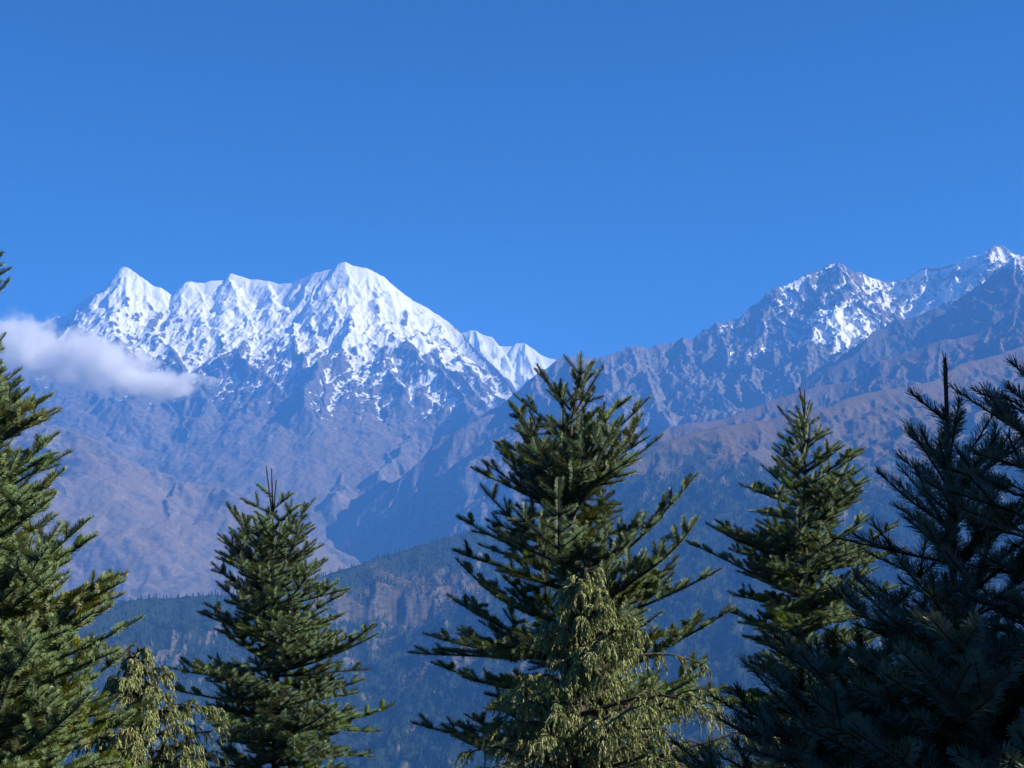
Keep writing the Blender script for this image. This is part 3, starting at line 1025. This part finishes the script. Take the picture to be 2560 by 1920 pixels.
def fir(label, Y, top, foot_px, prof, seed, inc=0.13, gap=0.24, per=6, nl=0.0275, nw=0.0028, K=200, leader=1, h0=0.1, keep=6, group=None,
        elev=((0, 60), (0.5, 38), (1.2, 20), (2.2, 6), (4, -5)), tint=lambda q, h, a: 0.25, base_r=0.06, nmax=11, dens=1.0, extra=None, low=None, root=None, leader_len=0.3, rmin=0.72, wide=1.13, clear=None):
    """top : pixel of the tip; prof : rows of (pixel row, reach to the left, reach to the right) of the limb tips."""
    S_ = Shoots(seed)
    q, r = S_.q, S_.r
    if root is None:
        T = P(top[0], top[1], Y)
        B = P(foot_px, 1900, Y)
        k = Y / F
        z_of = lambda py: P(0, py, Y)[2]
        pz = np.array([z_of(p[0]) for p in prof])
        pL, pR = np.array([p[1] for p in prof]) * k * wide, np.array([p[2] for p in prof]) * k * wide
    else:
        T, B, pz, pL, pR = root
        pz, pL, pR = map(np.array, (pz, pL, pR))
    # foot on the ground, along the line of the trunk
    ax = (B - T) / (B[2] - T[2])
    zb = float(ground_z(B[0], Y if root is None else B[1]))
    foot = T + ax * (zb - T[2])
    zb = float(ground_z(foot[0], foot[1])) - 0.04
    foot = T + ax * (zb - T[2])
    H = T[2] - zb
    origin = foot.copy()
    o_ = np.argsort(pz)
    pz, pL, pR = pz[o_], pL[o_], pR[o_]

    def trunk_at(z):
        w = (z - zb) / H
        bend = 0.02 * math.sin(w * 7 + seed)
        return T + ax * (z - T[2]) + np.array([bend * (1 - w), bend * (1 - w), 0])
    zmin = max(zb + 0.15, (low if low is not None else zb + 0.25))
    h = h0
    while True:
        ztip_whorl = T[2] - h
        if ztip_whorl < zmin - 0.3:
            break
        a0 = q.uniform(0, 6.28)
        npw = per if ztip_whorl > -0.175 * T[1] - 0.2 + CAM_Z or root is not None else max(3, per // 2)
        for i in range(npw):
            az = a0 + i * 2 * math.pi / npw + q.gauss(0, 0.22)
            zt = ztip_whorl + q.uniform(-0.5, 0.5) * gap
            if zt > T[2] - 0.04:
                continue
            c = math.cos(az)
            if clear and z_of(clear[1]) < zt < z_of(clear[0]) and math.sin(az) < 0.35 and abs(c) < 0.9:
                continue
            Lr, Rr = np.interp(zt, pz, pL), np.interp(zt, pz, pR)
            R = (Lr + Rr) / 2 + (Rr - Lr) / 2 * c
            R *= q.uniform(rmin, 1.08)
            hh = T[2] - zt
            e = math.radians(np.interp(hh, [x[0] for x in elev], [x[1] for x in elev]) + q.gauss(0, 7))
            z0 = zt - R * math.tan(e) * 0.9
            if z0 > T[2] - 0.03:
                z0 = T[2] - 0.03 - 0.05 * q.random()
            z0 = max(z0, zb + 0.08)
            p0 = trunk_at(z0)
            tip = trunk_at(zt)
            tip = np.array([tip[0] + R * c, tip[1] + R * math.sin(az), zt])
            v = tip - p0
            Ln = np.linalg.norm(v)
            if Ln < 0.05:
                continue
            n = int(np.clip(round(Ln / inc), 1, nmax))
            d = unit(v)
            up = unit(np.array([0, 0, 1.0]) - d * d[2])
            S_.grow(p0, unit(d - np.array([0, 0, 0.03 * n])), up, n, Ln / n, tint(q, hh, az), 0, 0.010 * n ** 0.5 + 0.012, dens)
        h += gap * q.uniform(0.8, 1.2) * (0.5 + 0.5 * min(1, h))
    if extra:
        for (px, py, base_py, n, tn) in extra:                 # single limbs seen in the photograph
            tip = P(px, py, Y + q.uniform(-0.15, 0.1))
            p0 = trunk_at(P(0, base_py, Y)[2])
            v = tip - p0
            d = unit(v)
            up = unit(np.array([0, 0, 1.0]) - d * d[2])
            S_.grow(p0, unit(d - np.array([0, 0, 0.08])), up, n, np.linalg.norm(v) / n, tn, 0, 0.03, dens)
    # leading shoots
    lead = []
    if leader:
        for i in range(leader):
            off = np.array([0, 0, 0]) if leader == 1 else np.array([(-1, 1)[i % 2] * 0.018, q.uniform(-.01, .01), -0.05 * (i % 2)])
            p1 = T + off * 2
            p0 = trunk_at(T[2] - leader_len) + off * 0.3
            lead.append((p0, p1, np.array([0, -1.0, 0.2]), 1, tint(q, 0, 0), 0))
    sh = S_.s
    P0 = np.array([s[0] for s in sh]) - origin
    P1 = np.array([s[1] for s in sh]) - origin
    UP = np.array([s[2] for s in sh])
    N = np.array([s[3] for s in sh])
    TI = np.array([s[4] for s in sh])
    root_o = bpy.data.objects.new('fir_tree', None)
    COL.objects.link(root_o)
    root_o.location = origin
    root_o.empty_display_size = 0.2
    tag(root_o, label, 'tree', group)
    # trunk
    nz = 26
    zs = np.linspace(zb, T[2] - (0.02 if leader else 0.4), nz)
    pts = np.array([trunk_at(z) for z in zs]) - origin
    rad = 0.005 + (base_r - 0.005) * np.maximum(0, (T[2] - zs - 0.8 * leader_len * (leader > 0)) / H) ** 1.0
    rad[0] *= 1.35
    V, Fc = trunk_mesh(pts, rad, 10, seed)
    # limbs
    r0 = 0.002 + 0.0011 * (N ** 1.15)
    r1 = 0.0016 + 0.0011 * (np.maximum(N - 1, 0) ** 1.15)
    V2, F2 = tubes(P0, P1, r0, r1, 5)
    obj('trunk', new_mesh('trunk', np.concatenate([np.array(V), V2]), Fc + [F2 + len(V)], True), M_BARK, root_o)
    # crown
    m = N <= keep
    Vs, Fs, Ts, b = [], [], [], 0
    Lm = np.linalg.norm(P1 - P0, axis=1)
    for lo, hi in ((0, 0.06), (0.06, 0.1), (0.1, 0.16), (0.16, 0.3), (0.3, 9)):
        mm = m & (Lm >= lo) & (Lm < hi)
        if not mm.any():
            continue
        kk = max(16, int(K * Lm[mm].mean() / 0.11))
        v, f, t = needles(P0[mm], P1[mm], UP[mm], TI[mm], kk, nl, nw, r)
        Vs.append(v); Fs.append(f + b); Ts.append(t); b += len(v)
    if lead:
        p0 = np.array([s[0] for s in lead]) - origin
        p1 = np.array([s[1] for s in lead]) - origin
        v, f, t = needles(p0, p1, np.array([s[2] for s in lead]), np.array([s[4] for s in lead]), int(K * 0.4 * leader_len / 0.11), nl * (0.85 if Y < 5 else 0.5), nw * 0.8, r)
        Vs.append(v); Fs.append(f + b); Ts.append(t); b += len(v)
        tv, tf = tubes(p0, p1, np.full(len(p0), 0.0065), np.full(len(p0), 0.004), 6)
        obj('leading_shoot', new_mesh('leading_shoot', tv, tf, True), M_BARK, root_o)
    me = new_mesh('crown', np.concatenate(Vs), np.concatenate(Fs), False)
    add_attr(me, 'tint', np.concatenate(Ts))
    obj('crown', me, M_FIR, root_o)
    root_o['group'] = 'unseen firs added to cast shade' if root is not None else 'dark firs in the foreground'
    print('fir', label[:30], len(sh), 'shoots', b // 4, 'needles', 'height %.1f' % H)
    return root_o


def firs():
    green = lambda q, h, a: 0.02 + 0.1 * q.random()  # darker needle tint : shade painted into the colour of the near firs

    def mixed(lo, p):
        def f(q, h, a):
            if h > lo and q.random() < p * min(1, (h - lo) / 0.5):
                return 0.42 + 0.14 * q.random()
            return 0.18 + 0.2 * q.random()
        return f
    fir('broad dark fir rising behind the drooping yellow-green juniper in the middle', 8.0, (1422, 880), 1446,
        [(885, 45, 60), (930, 95, 105), (985, 165, 175), (1040, 215, 235), (1090, 235, 250), (1160, 255, 275), (1215, 310, 285), (1265, 315, 295), (1330, 290, 330), (1380, 270, 390), (1440, 290, 420), (1520, 365, 420), (1600, 365, 430), (1690, 365, 410), (1780, 360, 390), (1920, 330, 380)],
        101, per=7, gap=0.21, clear=(1215, 1430), leader=0, tint=mixed(1.3, 0.3), base_r=0.075, h0=0.02, elev=((0, 64), (0.4, 48), (0.9, 32), (1.5, 22), (2.2, 4), (4, -8)))
    fir('slender dark fir with a bare spike top left of the middle', 10.0, (679, 1165), 694,
        [(1165, 5, 5), (1230, 52, 48), (1260, 115, 115), (1310, 125, 118), (1350, 180, 112), (1420, 160, 180), (1450, 170, 215), (1520, 200, 240), (1580, 255, 245), (1640, 240, 250), (1680, 240, 300), (1760, 230, 300), (1830, 205, 265), (1900, 230, 285), (1990, 230, 280)],
        202, per=8, gap=0.19, leader=2, h0=0.22, leader_len=0.32, tint=mixed(1.4, 0.15), base_r=0.085)
    fir('fork-topped dark fir between the broad fir and the shaded near firs', 10.5, (2012, 968), 2014,
        [(965, 25, 25), (1025, 58, 62), (1090, 92, 75), (1130, 110, 180), (1175, 175, 205), (1200, 240, 195), (1260, 235, 180), (1320, 250, 245), (1400, 220, 245), (1480, 165, 250), (1560, 215, 240), (1640, 180, 240), (1760, 220, 240), (1920, 230, 240)],
        303, per=8, rmin=0.6, gap=0.2, leader=2, leader_len=0.2, tint=mixed(1.0, 0.45), base_r=0.08, extra=[(1745, 1315, 1420, 7, 0.2)])
    fir('large fir cut off by the left edge of the picture', 6.0, (-70, 480), -70,
        [(500, 15, 8), (600, 30, 20), (650, 60, 72), (710, 60, 78), (770, 80, 30), (880, 110, 58), (955, 150, 120), (1000, 200, 180), (1050, 225, 210), (1100, 220, 205), (1160, 230, 215), (1230, 240, 215), (1275, 270, 275), (1300, 280, 320), (1380, 300, 305), (1450, 320, 320), (1510, 330, 385), (1560, 330, 345), (1640, 360, 340), (1780, 380, 385), (1850, 380, 410), (1950, 400, 410)],
        404, per=14, rmin=0.72, wide=1.2, gap=0.14, leader=1, tint=lambda q, h, a: (0.28 + 0.32 * min(1, max(0, h - 0.7)) + 0.14 * q.random()) if q.random() > 0.75 * min(1, h / 2.2) else q.uniform(0.58, 0.82), base_r=0.09, nl=0.0275, inc=0.13, elev=((0, 60), (0.5, 45), (1.2, 35), (2.2, 25), (4, 10)))
    fir('shaded near fir with a tall bare leading shoot at the right', 3.6, (2362, 895), 2396,
        [(895, 5, 5), (1035, 95, 90), (1060, 115, 160), (1110, 90, 180), (1180, 200, 200), (1290, 190, 220), (1370, 315, 230), (1470, 280, 240), (1580, 380, 250), (1690, 560, 260), (1800, 560, 300), (1920, 580, 300)],
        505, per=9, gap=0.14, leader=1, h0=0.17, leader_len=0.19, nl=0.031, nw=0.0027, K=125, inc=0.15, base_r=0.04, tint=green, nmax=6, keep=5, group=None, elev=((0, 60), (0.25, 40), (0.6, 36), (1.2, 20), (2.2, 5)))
    fir('shaded near fir at the right edge, its trunk out of view', 3.2, (2640, 800), 2720,
        [(800, 20, 20), (880, 120, 120), (950, 225, 150), (1010, 200, 200), (1100, 230, 200), (1250, 260, 250), (1400, 280, 280), (1600, 330, 300), (1800, 400, 300), (1920, 420, 300)],
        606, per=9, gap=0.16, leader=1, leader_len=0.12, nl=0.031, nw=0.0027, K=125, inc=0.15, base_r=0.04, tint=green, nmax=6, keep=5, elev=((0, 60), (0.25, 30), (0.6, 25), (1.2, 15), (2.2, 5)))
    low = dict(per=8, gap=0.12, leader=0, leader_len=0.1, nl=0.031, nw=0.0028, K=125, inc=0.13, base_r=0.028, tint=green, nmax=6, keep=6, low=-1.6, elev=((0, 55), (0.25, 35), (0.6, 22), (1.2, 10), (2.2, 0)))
    fir('low shaded fir filling the bottom right, left of the tall bare leading shoot', 3.5, (2130, 1490), 2150,
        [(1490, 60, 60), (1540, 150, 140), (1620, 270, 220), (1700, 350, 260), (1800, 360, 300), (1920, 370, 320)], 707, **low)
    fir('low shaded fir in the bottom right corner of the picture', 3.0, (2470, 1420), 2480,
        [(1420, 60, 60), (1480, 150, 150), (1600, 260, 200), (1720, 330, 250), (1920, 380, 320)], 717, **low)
    # unseen firs added right of view, only to shade the near ones
    for i, (x, y, h, rr) in enumerate(((5.3, 3.5, 9.5, 2.0), (4.8, 1.7, 7.5, 1.5), (6.6, 0.4, 9.0, 1.9), (3.7, 2.7, 5.4, 1.1))):
        z0 = float(ground_z(x, y))
        zs = [z0, z0 + h * 0.25, z0 + h * 0.6, z0 + h]
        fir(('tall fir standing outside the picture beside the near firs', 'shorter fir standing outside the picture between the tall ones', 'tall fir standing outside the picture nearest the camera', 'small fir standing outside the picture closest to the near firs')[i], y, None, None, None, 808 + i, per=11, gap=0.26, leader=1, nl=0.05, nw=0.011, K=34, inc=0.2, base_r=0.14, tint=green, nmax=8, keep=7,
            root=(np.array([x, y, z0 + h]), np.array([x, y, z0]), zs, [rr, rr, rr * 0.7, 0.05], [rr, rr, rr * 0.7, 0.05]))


# ------------------------------------------------------------------ drooping junipers

def juniper(label, Y, top, foot_px, prof, seed, n_limb=120, spray=20):
    q, r = random.Random(seed), np.random.default_rng(seed)
    T, B = P(top[0], top[1], Y), P(foot_px, 1900, Y)
    k = Y / F
    pz = np.array([P(0, p[0], Y)[2] for p in prof])[::-1]
    pL = np.array([p[1] for p in prof])[::-1] * k
    pR = np.array([p[2] for p in prof])[::-1] * k
    ax = (B - T) / (B[2] - T[2])
    foot = T + ax * (float(ground_z(B[0], Y)) - 0.04 - T[2])
    zb = foot[2]
    limbs0, limbs1, lr0, lr1 = [], [], [], []
    st_p, st_d, st_L, st_t = [], [], [], []
    for i in range(n_limb):
        w = (i + q.random()) / n_limb
        zt = T[2] - (w ** 0.85) * (T[2] - zb) * 0.97
        az = i * 2.399963 + q.gauss(0, 0.3)
        c = math.cos(az)
        Lr, Rr = np.interp(zt, pz, pL), np.interp(zt, pz, pR)
        R = max(0.04, ((Lr + Rr) / 2 + (Rr - Lr) / 2 * c) * q.uniform(0.42, 1.1))
        rise = q.uniform(0.35, 0.95)
        p0 = T + ax * (max(zb + 0.05, min(T[2] - 0.01, zt - (rise - 0.25) * R)) - T[2])
        ti = q.gauss(0.32, 0.12) if q.random() > 0.06 else q.uniform(0.6, 0.85)
        prev = p0
        ns = 8
        for s in range(1, ns + 1):
            f = s / ns
            # rises, then hangs at the end
            pp = p0 + np.array([R * f * c, R * f * math.sin(az), rise * R * f - 0.3 * R * f ** 3]) + np.array([q.gauss(0, .012), q.gauss(0, .012), q.gauss(0, .01)])
            limbs0.append(prev); limbs1.append(pp)
            lr0.append(0.011 * (1 - f) + 0.003); lr1.append(0.011 * (1 - f) + 0.0025)
            nn = int(2 + 3.2 * f) if R > 0.15 else 2
            for _ in range(nn):
                a2 = az + q.gauss(0, 1.0)
                st_p.append(prev + (pp - prev) * q.random())
                st_d.append((math.cos(a2), math.sin(a2), q.uniform(-0.3, 0.6)))
                st_L.append(q.uniform(0.07, 0.17) * (0.8 + 0.3 * min(1, R)))
                st_t.append(ti)
            prev = pp
    st_p, st_d, st_L, st_t = np.array(st_p), unit(np.array(st_d)), np.array(st_L), np.array(st_t)
    n = len(st_p)
    # every spray : a stem that arches over and hangs, with scale-leaved threads along it
    ts = np.linspace(0, 1, 6)

    def curve(t):
        t = np.asarray(t)
        return st_p[:, None] + st_d[:, None] * (st_L[:, None] * 0.75 * (t - 0.32 * t ** 2))[..., None] + np.array([0, 0, -1.0]) * (st_L[:, None] * (0.62 * t ** 2))[..., None]
    pts = curve(np.broadcast_to(ts, (n, 6)))
    a, b = pts[:, :-1].reshape(-1, 3), pts[:, 1:].reshape(-1, 3)
    tw0, tw1 = a, b
    K = spray
    t = (np.arange(K)[None] + r.random((n, K))) / K
    base = curve(t)
    nxt = curve(np.minimum(t + 0.06, 1.08))
    tan = unit(nxt - base)
    side = unit(np.cross(tan, r.normal(size=(n, K, 3))))
    nd = unit(tan * 0.75 + side * 0.65 + np.array([0, 0, -0.55]))
    ln = r.uniform(0.010, 0.027, (n, K)) * (1.1 - 0.4 * t)
    w = unit(np.cross(nd, r.normal(size=(n, K, 3)))) * 0.0019
    mid = base + nd * (ln * 0.55)[..., None]
    tip = base + nd * ln[..., None] + np.array([0, 0, -1.0]) * (ln * 0.25)[..., None]
    V = np.stack([base - w * 0.7, base + w * 0.7, mid + w, tip, mid - w], 2).reshape(-1, 3)
    m = np.arange(n * K) * 5
    F4 = np.stack([m, m + 1, m + 2, m + 4], -1)
    F3 = np.stack([m + 4, m + 2, m + 3], -1)
    TI = np.repeat((st_t[:, None] + r.normal(0, 0.13, (n, 1)) + r.normal(0, 0.08, (n, K))).ravel(), 5)
    root_o = bpy.data.objects.new('juniper', None)
    COL.objects.link(root_o)
    root_o.location = foot
    tag(root_o, label, 'tree')
    zs = np.linspace(zb, T[2], 16)
    tp = np.array([T + ax * (z - T[2]) for z in zs]) - foot
    rad = np.linspace(0.05, 0.006, 16)
    v, f = trunk_mesh(tp, rad, 8, seed)
    v1, f1 = tubes(np.array(limbs0) - foot, np.array(limbs1) - foot, np.array(lr0), np.array(lr1), 5)
    v2, f2 = tubes(tw0 - foot, tw1 - foot, np.full(len(tw0), 0.0016), np.full(len(tw0), 0.0013), 3)
    obj('trunk', new_mesh('trunk', np.concatenate([np.array(v), v1, v2]), f + [f1 + len(v), f2 + len(v) + len(v1)], True), M_BARK, root_o)
    me = new_mesh('crown', V - foot, [F4, F3], False)
    add_attr(me, 'tint', TI)
    obj('crown', me, M_JUN, root_o)
    root_o['group'] = 'drooping junipers among the firs'
    print('juniper', n, 'sprays')


def junipers():
    juniper('pale yellow-green drooping juniper in front of the broad middle fir', 6.3, (1462, 1425), 1440,
            [(1425, 28, 28), (1470, 75, 80), (1540, 95, 130), (1620, 95, 250), (1680, 160, 350), (1720, 240, 420), (1800, 250, 480), (1860, 280, 520), (1960, 310, 540), (2300, 300, 520)], 31, 430, 44)
    juniper('pale drooping juniper between the left edge fir and the spike-topped fir', 7.6, (345, 1618), 350,
            [(1618, 8, 8), (1680, 85, 90), (1740, 120, 160), (1800, 150, 230), (1870, 170, 280), (1960, 180, 300), (2300, 180, 300)], 32, 320, 44)


near_ground()
LAND, WOOD = mountains()
far_wood(LAND, WOOD)
cloud()
haze()
firs()
junipers()

for name, label, cat in (('snow_mountain', 'broad snow-covered mountain with a sharp left peak and a rounded main summit', 'mountain'),
                         ('far_snow_peak', 'small fluted snow peak beyond the right shoulder of the snow mountain', 'mountain'),
                         ('rocky_mountain', 'grey craggy mountain dusted with snow on the right skyline', 'mountain'),
                         ('dark_ridge', 'dark bare ridge falling left from the right edge below the craggy mountain', 'ridge'),
                         ('brown_ridge', 'brown ridge between the dark ridge and the wooded hill', 'ridge'),
                         ('forested_hill', 'long hill of the middle distance, brown above and wooded below', 'hill'),
                         ('hillside', 'steep grassy slope on which the near firs stand', 'hillside'),
                         ('valley_floor', 'flat ground of the deep valley below the mountains', 'ground'),
                         ('haze', 'blue haze in the air before the mountains', 'haze')):
    tag(bpy.data.objects[name], label, cat)
